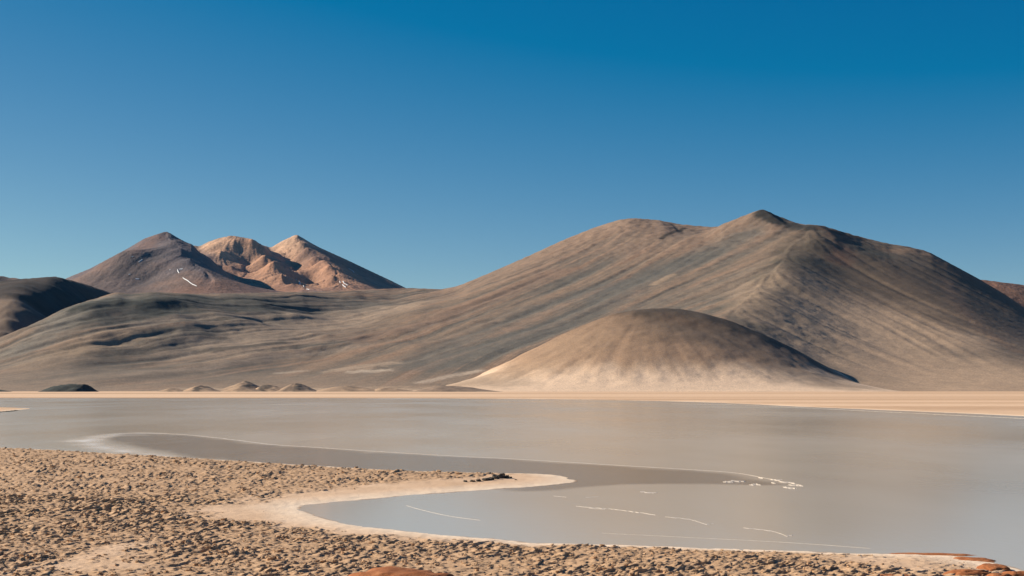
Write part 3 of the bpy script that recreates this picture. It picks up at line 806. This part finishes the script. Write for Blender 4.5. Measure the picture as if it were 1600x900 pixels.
# ------------------------------------------------------------------ salt lines and crusts
m, n, l, b = new_mat('salt')
g = n.new('ShaderNodeNewGeometry').outputs['Position']
l.new(ramp(n, l, noise_node(n, l, 2.5, 5, g, .7), [(0.3, (.40, .34, .28)), (0.7, (.54, .47, .40))]), b.inputs['Base Color'])
b.inputs['Roughness'].default_value = .85
bump(n, l, noise_node(n, l, 9, 4, g), b, .6, .03)
M_salt = m
def salt_ribbon(name, pix, wpx, h, label, group=None, wob=.9, gaps=0):
    """low ragged ridge of salt; wpx = its depth in the photograph's pixels"""
    pw = catmull([ground(*q) for q in pix], 5)
    seg = resample([tuple(p) for p in pw], max(.25, np.hypot(*(pw[-1] - pw[0])) / 260))
    vs, fs = [], []
    N = len(seg)
    for i, p in enumerate(seg):
        px_m = p[1] ** 2 / (CAM_H * FPX)
        k = math.sin(math.pi * min(1, (i + .5) / N * 1.0)) ** .4
        ph = i * .37
        w = wpx * px_m * k * (1 - wob + wob * (.6 + .5 * math.sin(ph) * math.sin(ph * .37 + 1) + 1.3 * random.random() ** 3))
        w = max(w, .12 * wpx * px_m)
        off = random.uniform(-.45, .45) * w * wob
        off += .5 * wob * wpx * px_m * float(fbm(np.array([i * .11]), np.array([len(pix) * 3.7]), 3, 5)[0])
        for t, z in ((-.5, -.02), (-.22, h * random.uniform(.6, 1.2)), (.2, h * random.uniform(.6, 1.2)), (.5, -.02)):
            vs.append((p[0], p[1] + off + t * w, z))
    gone = 0
    for i in range(N - 1):
        if gone == 0 and random.random() < gaps: gone = random.randint(1, 3)
        if gone: gone -= 1; continue
        for e in range(3):
            a = i * 4 + e
            fs.append((a, a + 4, a + 5, a + 1))
    o = poly_obj(name, vs, fs, M_salt)
    return tag(o, label, 'salt crust', group)
salt_ribbon('salt_line', rim[1:], .75, .015, 'long thin white salt line bounding the brown shallow tongue', wob=.35)
salt_ribbon('salt_line', [(940, 833), (1020, 837), (1100, 841), (1200, 846), (1280, 851), (1360, 857)], .3, .012, 'faint thin salt line running parallel to the near shore', wob=.4)
salt_ribbon('salt_crust', [(900, 791), (950, 795), (1000, 801), (1024, 805)], .7, .02, 'thin white salt crust in the bay, leftmost of the three ragged strips')
salt_ribbon('salt_crust', [(1040, 808), (1075, 811), (1095, 817), (1105, 820), (1116, 819)], 1.6, .014, 'ragged white salt crust in the bay, middle of the three strips')
salt_ribbon('salt_crust', [(1162, 825), (1200, 829), (1220, 834), (1230, 838), (1241, 836)], 1.6, .014, 'ragged white salt crust in the bay, rightmost of the three strips')
salt_ribbon('salt_crust', [(1000, 768.5), (1015, 769.5), (1026, 769.5)], 1.4, .03, 'short pale salt fleck floating alone in the bay below the brown tongue')
salt_ribbon('salt_crust', [(1130, 753.5), (1145, 752.5), (1164, 752)], 1.8, .06, 'small tan salt crust on the brown tongue near its right tip')
for q in ([(1184, 746), (1190, 747)], [(1204, 749), (1213, 750), (1222, 750)], [(1218, 753), (1232, 754), (1240, 755)], [(1230, 757.5), (1245, 758.5), (1254, 759.5)],
          [(1224, 761.5), (1234, 762.5), (1244, 763)], [(1170, 757.5), (1180, 757), (1188, 757.8)], [(1205, 754.5), (1212, 755.5)]):
    salt_ribbon('salt_crust', q, 1.5, .05, 'small white salt fleck off the right tip of the brown tongue', 'salt flecks off the tip of the brown tongue')
salt_ribbon('salt_line', [(1050, 631), (1150, 632.5), (1250, 637), (1400, 644.5), (1600, 654)], .8, .05, 'thin white salt line off the right part of the far beach', wob=.3)
salt_ribbon('salt_line', [(635, 790), (660, 797), (700, 806), (750, 813)], .35, .012, 'faint curved salt line in the inner bay', wob=.4)
for q in ([(865, 775), (885, 777)], [(915, 777), (935, 776.5)], [(920, 794), (945, 796)]):
    salt_ribbon('salt_line', q, .7, .015, 'faint short salt fleck in the inner bay', 'salt flecks in the inner bay', wob=.4)

# ------------------------------------------------------------------ mounds along the far shore
def mound(px0, pxt, px1, pyt, d, depth, c_lit, c_shade, shade_side, label, flat=0.0, seed=0, name='mound'):
    """low hill from px0 to px1 with its top at pxt"""
    if not flat: px0, px1 = pxt + (px0 - pxt) * 1.2, pxt + (px1 - pxt) * 1.2
    x0, xt, x1 = ((q - 800) / FPX * d for q in (px0, pxt, px1))
    top = at(pxt, pyt + (0 if flat else 4.2), d)[2]
    u = np.linspace(0, 1, 60); v = np.linspace(-1, 1, 40)
    V, U = np.meshgrid(v, u, indexing='ij')
    X = x0 + (x1 - x0) * U
    Y = d + V * depth
    ut = (xt - x0) / (x1 - x0)
    w = np.where(U < ut, U / max(ut, 1e-3), (1 - U) / max(1 - ut, 1e-3))
    if flat: w = np.minimum(1, w * (1 + flat))
    w = np.clip(w, 0, 1)
    prof = w * (1.35 - .35 * w) if flat else .15 * w + .85 * smooth(0, 1, w)
    prof = prof * np.clip(1 - np.abs(V + .1 * perlin(U * 5, V * 2, seed)) ** 1.6, 0, 1)
    Z = -1.0 + (top + 1.0) * prof * (1 + .12 * fbm(U * 4, V * 3, 3, seed)) + .8 * fbm(X / 18, Y / 18, 3, seed)*prof
    col = np.zeros(Z.shape + (3,)) + np.array(c_lit)
    if shade_side:
        k = smooth(ut - .06, ut + .05, U + .10 * fbm(U * 6, V * 4, 2, seed + 2)) * smooth(.62, .9, w + .15 * fbm(U * 7, V * 4, 3, seed + 4))  # shade right of the top, put into the colour
        col = lay(col, k, c_shade, shade_side)
    o = grid_mesh(name, X, Y, Z, M_mound, col)
    return tag(o, label, 'mound', kind='structure')
LIT, SHADE = (.40, .275, .18), (.08, .07, .058)
mound(-60, -20, 19, 602, 3350, 90, (.05, .055, .048), SHADE, .5, 'dark mound cut by the left edge of the photo on the far shore', seed=1)
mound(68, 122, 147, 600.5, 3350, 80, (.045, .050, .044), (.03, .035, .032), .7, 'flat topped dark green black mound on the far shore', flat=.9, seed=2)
mound(248, 268, 300, 602, 3380, 60, LIT, SHADE, .5, 'smallest tan mound, leftmost of the row on the far shore', seed=3)
mound(285, 313, 350, 598, 3420, 80, LIT, SHADE, .85, 'tan mound with a dark right flank, second in the far shore row', seed=4)
mound(340, 384, 425, 592.5, 3500, 90, (.33, .23, .155), SHADE, .95, 'tallest mound of the far shore row with black top', seed=5)
mound(345, 376, 418, 600, 3370, 60, LIT, SHADE, .45, 'tan mound in front of the tallest black topped mound', seed=6)
mound(395, 412, 470, 597, 3450, 80, LIT, SHADE, .85, 'mound with a long dark right slope beside the tallest mound', seed=7)
mound(432, 464, 500, 594.5, 3420, 80, (.33, .23, .155), SHADE, .9, 'brown mound with a dark crest, right of the tallest mound', seed=8)
mound(480, 545, 610, 599, 3450, 80, LIT, SHADE, .5, 'long low tan mound with a thin dark crest on the far shore', seed=9)
mound(575, 600, 660, 601.5, 3450, 70, LIT, SHADE, .3, 'low tan mound at the right end of the far shore row', seed=10)
mound(640, 690, 790, 598, 3400, 90, (.27, .195, .14), SHADE, .12, 'broad low sand swell at the left foot of the rounded hill', seed=11)
mound(1330, 1450, 1640, 609, 3400, 90, (.27, .20, .15), SHADE, .0, 'very low sand swell at the right foot of the rounded hill', seed=12)

# ------------------------------------------------------------------ clods of dried mud
m, n, l, b = new_mat('clod_mud')
g = n.new('ShaderNodeNewGeometry').outputs['Position']
l.new(ramp(n, l, noise_node(n, l, 2.2, 5, g, .7), [(0.25, (.375, .232, .132)), (0.5, (.48, .308, .180)), (0.78, (.575, .392, .245))]), b.inputs['Base Color'])
b.inputs['Roughness'].default_value = .95; b.inputs['Specular IOR Level'].default_value = .15
bump(n, l, noise_node(n, l, 9, 4, g, .7), b, .7, .05)
M_clod = m
m, n, l, b = new_mat('dark_mud')
g = n.new('ShaderNodeNewGeometry').outputs['Position']
l.new(ramp(n, l, noise_node(n, l, 3, 5, g, .7), [(0.3, (.030, .025, .020)), (0.75, (.085, .068, .052))]), b.inputs['Base Color'])
b.inputs['Roughness'].default_value = .95
M_dark = m
import bmesh
def clod_mesh(seed, mat, sub=3):
    bm = bmesh.new(); bmesh.ops.create_icosphere(bm, subdivisions=sub, radius=1.0)
    r = random.Random(seed)
    ph = [Vector((r.uniform(-1, 1), r.uniform(-1, 1), r.uniform(-1, 1))).normalized() for _ in range(14)]
    cut = [r.uniform(.55, .95) for _ in ph]
    for v in bm.verts:
        p = v.co.normalized(); k = 1.0
        for q, c in zip(ph, cut):                      # broken facets
            dd = p.dot(q)
            if dd > 1e-3: k = min(k, c / dd)
        k *= 1 + .10 * math.sin(5 * p.x + seed) * math.sin(6 * p.y + 2 * seed) + .07 * math.sin(11 * p.z + 3 * seed + 7 * p.x)
        v.co = p * k
        v.co.z = max(-.5, min(.34 + .05 * math.sin(7 * p.x + seed) + .05 * math.sin(6 * p.y), v.co.z))
    me = bpy.data.meshes.new('clod'); bm.to_mesh(me); bm.free()
    me.materials.append(mat)
    return me
clod_meshes = [clod_mesh(k, M_clod) for k in range(8)]
dark_meshes = [clod_mesh(50 + k, M_dark) for k in range(4)]

N = 210000
yy = np.where(rng.random(N) < .42, rng.uniform(66, 112, N), 112 * np.exp(rng.random(N) * math.log(330 / 112.)))
xx = rng.uniform(-.42, .40, N) * (yy + 4)
sd = land_sd(xx, yy)
k = sd > .3
xx, yy, sd = xx[k], yy[k], sd[k]
zz, rg, sd = ground_height(xx, yy, sd)
clump = smooth(-.35, .5, fbm(xx / 2.2, yy / 3.2, 3, 88))
keep = rng.random(len(xx)) < rg * (.25 + .75 * clump) * np.where(yy < 112, 1, .8)
stray = rng.random(len(xx)) < .012
keep = (keep | (stray & (sd > 3))) & (rng.random(len(xx)) < .13)
xx, yy, zz, rg, clump = xx[keep], yy[keep], zz[keep], rg[keep], clump[keep]
size = .72 * (.07 + .16 * rng.random(len(xx)) ** 2.2 + .06 * clump) * (1 + .0035 * np.maximum(yy - 90, 0)) * np.where(rg < .3, .45, 1)
right = smooth(-8, 6, xx) * (yy < 130)
size *= 1 - .28 * right
# the 300 that show largest stand alone, the rest form one spread
pxs = size / yy
u_, v_ = project(xx, yy, zz)
inview = (u_ > 4) & (u_ < 1596) & (v_ < 897)
order = np.argsort(-(pxs * inview))
solo, rest = order[:300], order[300:]
sca = np.stack([size * rng.uniform(.8, 1.45, len(size)), size * rng.uniform(.8, 1.3, len(size)), size * rng.uniform(.6, 1.1, len(size))], 1)
rot = np.stack([rng.normal(0, .2, len(size)), rng.normal(0, .2, len(size)), rng.uniform(0, 6.28, len(size))], 1)
for q, i in enumerate(solo):
    o = bpy.data.objects.new('mud_clod', clod_meshes[q % 8])
    C.objects.link(o)
    o.location = (xx[i], yy[i], zz[i] + sca[i, 2] * .12); o.scale = tuple(sca[i] * 1.08); o.rotation_euler = tuple(rot[i])
    tag(o, 'broken clod of dry salty mud among many on the rough near shore', 'clod', 'mud clods strewn over the near shore')
# the spread: points carrying the clod shapes
me = bpy.data.meshes.new('clod_field')
P_ = np.stack([xx, yy, zz + sca[:, 2] * .05], 1)[rest]
me.vertices.add(len(P_)); me.vertices.foreach_set('co', P_.astype(np.float32).ravel())
for nm, arr in (('scl', sca[rest]), ('rot', rot[rest])):
    a = me.attributes.new(nm, 'FLOAT_VECTOR', 'POINT'); a.data.foreach_set('vector', arr.astype(np.float32).ravel())
a = me.attributes.new('pick', 'INT', 'POINT'); a.data.foreach_set('value', rng.integers(0, 5, len(P_)).astype(np.int32))
me.materials.append(M_clod)
field = bpy.data.objects.new('clod_field', me); C.objects.link(field)
tag(field, 'rough spread of small broken mud clods covering the near shore', 'clods', kind='stuff')
ng = bpy.data.node_groups.new('clods', 'GeometryNodeTree')
ng.interface.new_socket('Geometry', in_out='INPUT', socket_type='NodeSocketGeometry')
ng.interface.new_socket('Geometry', in_out='OUTPUT', socket_type='NodeSocketGeometry')
nn, nl = ng.nodes, ng.links
gi, go = nn.new('NodeGroupInput'), nn.new('NodeGroupOutput')
g2i = nn.new('GeometryNodeGeometryToInstance')
for q in range(5):
    ico = nn.new('GeometryNodeMeshIcoSphere'); ico.inputs['Radius'].default_value = 1.0; ico.inputs['Subdivisions'].default_value = 3
    nz = nn.new('ShaderNodeTexNoise'); nz.noise_dimensions = '4D'; nz.inputs['W'].default_value = q * 7.3
    nz.inputs['Scale'].default_value = 1.1; nz.inputs['Detail'].default_value = 3.0
    sub = nn.new('ShaderNodeVectorMath'); sub.operation = 'SUBTRACT'; sub.inputs[1].default_value = (.5, .5, .5)
    mul = nn.new('ShaderNodeVectorMath'); mul.operation = 'SCALE'; mul.inputs['Scale'].default_value = 2.2
    sp = nn.new('GeometryNodeSetPosition'); sm = nn.new('GeometryNodeSetMaterial'); sm.inputs['Material'].default_value = M_clod
    nl.new(nz.outputs['Color'], sub.inputs[0]); nl.new(sub.outputs[0], mul.inputs[0]); nl.new(mul.outputs[0], sp.inputs['Offset'])
    nl.new(ico.outputs['Mesh'], sp.inputs['Geometry']); 
    pos = nn.new('GeometryNodeInputPosition'); sx = nn.new('ShaderNodeSeparateXYZ'); cx = nn.new('ShaderNodeCombineXYZ')
    mn = nn.new('ShaderNodeMath'); mn.operation = 'MINIMUM'; mn.inputs[1].default_value = .36
    sp2 = nn.new('GeometryNodeSetPosition')
    nl.new(pos.outputs[0], sx.inputs[0]); nl.new(sx.outputs['X'], cx.inputs['X']); nl.new(sx.outputs['Y'], cx.inputs['Y'])
    nl.new(sx.outputs['Z'], mn.inputs[0]); nl.new(mn.outputs[0], cx.inputs['Z']); nl.new(cx.outputs[0], sp2.inputs['Position'])
    nl.new(sp.outputs['Geometry'], sp2.inputs['Geometry']); nl.new(sp2.outputs['Geometry'], sm.inputs['Geometry'])
    nl.new(sm.outputs['Geometry'], g2i.inputs['Geometry'])
iop = nn.new('GeometryNodeInstanceOnPoints'); iop.inputs['Pick Instance'].default_value = True
m2p = nn.new('GeometryNodeMeshToPoints')
def named(nm, t):
    a = nn.new('GeometryNodeInputNamedAttribute'); a.data_type = t; a.inputs['Name'].default_value = nm
    return a.outputs['Attribute']
nl.new(gi.outputs[0], m2p.inputs['Mesh']); nl.new(m2p.outputs[0], iop.inputs['Points'])
nl.new(g2i.outputs[0], iop.inputs['Instance'])
nl.new(named('pick', 'INT'), iop.inputs['Instance Index']); nl.new(named('rot', 'FLOAT_VECTOR'), iop.inputs['Rotation']); nl.new(named('scl', 'FLOAT_VECTOR'), iop.inputs['Scale'])
nl.new(iop.outputs[0], go.inputs[0])
mod = field.modifiers.new('clods', 'NODES'); mod.node_group = ng
print('clods', len(xx))

# dark clods at the tip of the spit, and on the small left spit
def gz(x, y):
    return float(ground_height(np.array([x]), np.array([y]))[0][0])
tip = [(727, 752.5, .32, .2), (738, 752, .34, .2), (748, 751.5, .42, .25), (757, 750.5, .45, .3), (766, 750, .5, .3), (775, 748.5, .55, .4), (783, 747.5, .6, .45), (791, 747, .5, .4), (785, 744.5, .4, .45), (774, 745.5, .35, .35), (797, 746.5, .3, .2), (806, 749, .16, .1)]
for q, (px, py, w, h) in enumerate(tip):
    x, y = ground(px, py, .3)
    o = bpy.data.objects.new('dark_clod', dark_meshes[q % 4]); C.objects.link(o)
    o.location = (x, y, gz(x, y) + h * .25); o.scale = (w * .8, w, h * 1.5); o.rotation_euler = (.1, .1, q * 1.3)
    tag(o, 'nearly black mud clod in the dark line near the tip of the sandy spit', 'clod', 'dark clods near the tip of the sandy spit')
for q, (px, py, w) in enumerate([(-4, 644.2, 2.2), (3, 643.6, 2.0), (9, 643.2, 2.0), (15, 642.6, 1.8), (21, 641.9, 1.5), (26, 641.3, 1.0)]):
    x, y = ground(px, py, 0)
    o = bpy.data.objects.new('dark_clod', dark_meshes[q % 4]); C.objects.link(o)
    o.location = (x, y, .05); o.scale = (w, w * 1.6, .38); o.rotation_euler = (0, 0, 0)
    tag(o, 'black weed clump along the edge of the small sand spit at left', 'clod', 'dark clumps on the small left sand spit')
for q, (px, w) in enumerate([(7, 2.2), (14, 3.2), (22, 3.4), (31, 2.2)]):
    x, y = ground(px, 627.8, 0)
    o = bpy.data.objects.new('mud_bank', dark_meshes[q % 4]); C.objects.link(o)
    o.location = (x, y, -.05); o.scale = (w, w * 1.6, .35)
    tag(o, 'thin dark mud bank in the water above the small left spit', 'mud bank', 'dark mud banks off the far left shore')

# ------------------------------------------------------------------ red rocks
m, n, l, b = new_mat('red_rock')
g = n.new('ShaderNodeNewGeometry').outputs['Position']
c1 = ramp(n, l, noise_node(n, l, 1.3, 5, g, .65), [(0.25, (.22, .068, .022)), (0.5, (.36, .128, .044)), (0.75, (.46, .20, .085))])
c2 = ramp(n, l, noise_node(n, l, 30, 3, g, .7), [(0.3, (.72, .7, .68)), (0.7, (1.22, 1.22, 1.22))])
l.new(mixc(n, l, 'MULTIPLY', c1, c2), b.inputs['Base Color'])
b.inputs['Roughness'].default_value = .85; b.inputs['Specular IOR Level'].default_value = .25
bump(n, l, noise_node(n, l, 5, 6, g, .7), b, .7, .06)
M_red = m
def red_rock(px, py_top, d, wx, wy, rz, label, seed, squash=1.0):
    """smooth weathered boulder, top seen at (px, py_top); half widths in metres"""
    x, y, zt = at(px, py_top, d)
    z0 = gz(x, y) - .25
    bm = bmesh.new(); bmesh.ops.create_icosphere(bm, subdivisions=5, radius=1.0)
    co = np.array([v.co[:] for v in bm.verts])
    r = 1 + .10 * fbm(co[:, 0] * 1.6 + seed, co[:, 1] * 1.6 + co[:, 2], 3, seed) + .012 * fbm(co[:, 0] * 9, co[:, 1] * 9 + co[:, 2] * 5, 3, seed + 1)
    crack = np.abs(perlin(co[:, 0] * 1.1 + seed * 3.1, co[:, 1] * 1.1 + co[:, 2] * .5, seed + 9))
    r -= .07 * (1 - smooth(0.0, .07, crack))
    p = np.sign(co) * np.abs(co) ** .85
    for v, q, k in zip(bm.verts, p, r): v.co = Vector(q) * float(k)
    top = max(v.co.z for v in bm.verts)
    for f in bm.faces: f.smooth = True
    me = bpy.data.meshes.new('red_rock'); bm.to_mesh(me); bm.free(); me.materials.append(M_red)
    o = bpy.data.objects.new('red_rock', me); C.objects.link(o)
    h = (zt - z0) / top
    o.location = (x, y, z0); o.scale = (wx, wy, h); o.rotation_euler = (0, 0, rz)
    return tag(o, label, 'rock')
red_rock(622, 886.5, 66, 3.0, 2.4, .1, 'smooth rust red rock dome cut by the bottom edge, left of centre', 3)
red_rock(1452, 863.8, 86.5, 3.6, .9, -.12, 'long low red rock rim behind pale sand near the bottom right', 5)
red_rock(1520, 870.5, 83.5, 1.5, .9, -.5, 'red rock at the right end of the low rim beside the water', 6)
red_rock(1552, 881, 79, 1.0, 1.0, .4, 'dark topped round red boulder near the bottom right corner', 7)
red_rock(1512, 889, 76, 1.4, 1.0, .2, 'pale flecked red boulder left of the corner boulders', 8)
red_rock(1588, 891.5, 76, 1.0, .9, .0, 'small red boulder cut by the right edge of the photo', 9)
red_rock(1560, 895, 73.5, 1.0, .8, .8, 'red boulder lowest in the bottom right corner', 10)
red_rock(1395, 896.5, 74, 1.3, .8, .1, 'flat red rock sliver at the bottom edge below the pale sand', 11)

# ------------------------------------------------------------------ thin blue air over the plain
hv = [(x, y, z) for z in (-62.0, 1950.0) for x, y in ((-14000, -300), (14000, -300), (14000, 21000), (-14000, 21000))]
hz = poly_obj('haze', hv, [(3, 2, 1, 0), (4, 5, 6, 7), (0, 1, 5, 4), (1, 2, 6, 5), (2, 3, 7, 6), (3, 0, 4, 7)], bpy.data.materials.new('haze'))
hm = hz.data.materials[0]; hm.use_nodes = True
hn, hl = hm.node_tree.nodes, hm.node_tree.links
hn.remove(hn['Principled BSDF'])
pv = hn.new('ShaderNodeVolumePrincipled'); pv.inputs['Density'].default_value = HAZE; pv.inputs['Color'].default_value = (.18, .55, 1.0, 1); pv.inputs['Anisotropy'].default_value = 0.0
hl.new(pv.outputs[0], hn['Material Output'].inputs['Volume'])
tag(hz, 'thin blue haze of the dry mountain air', 'haze', kind='stuff')
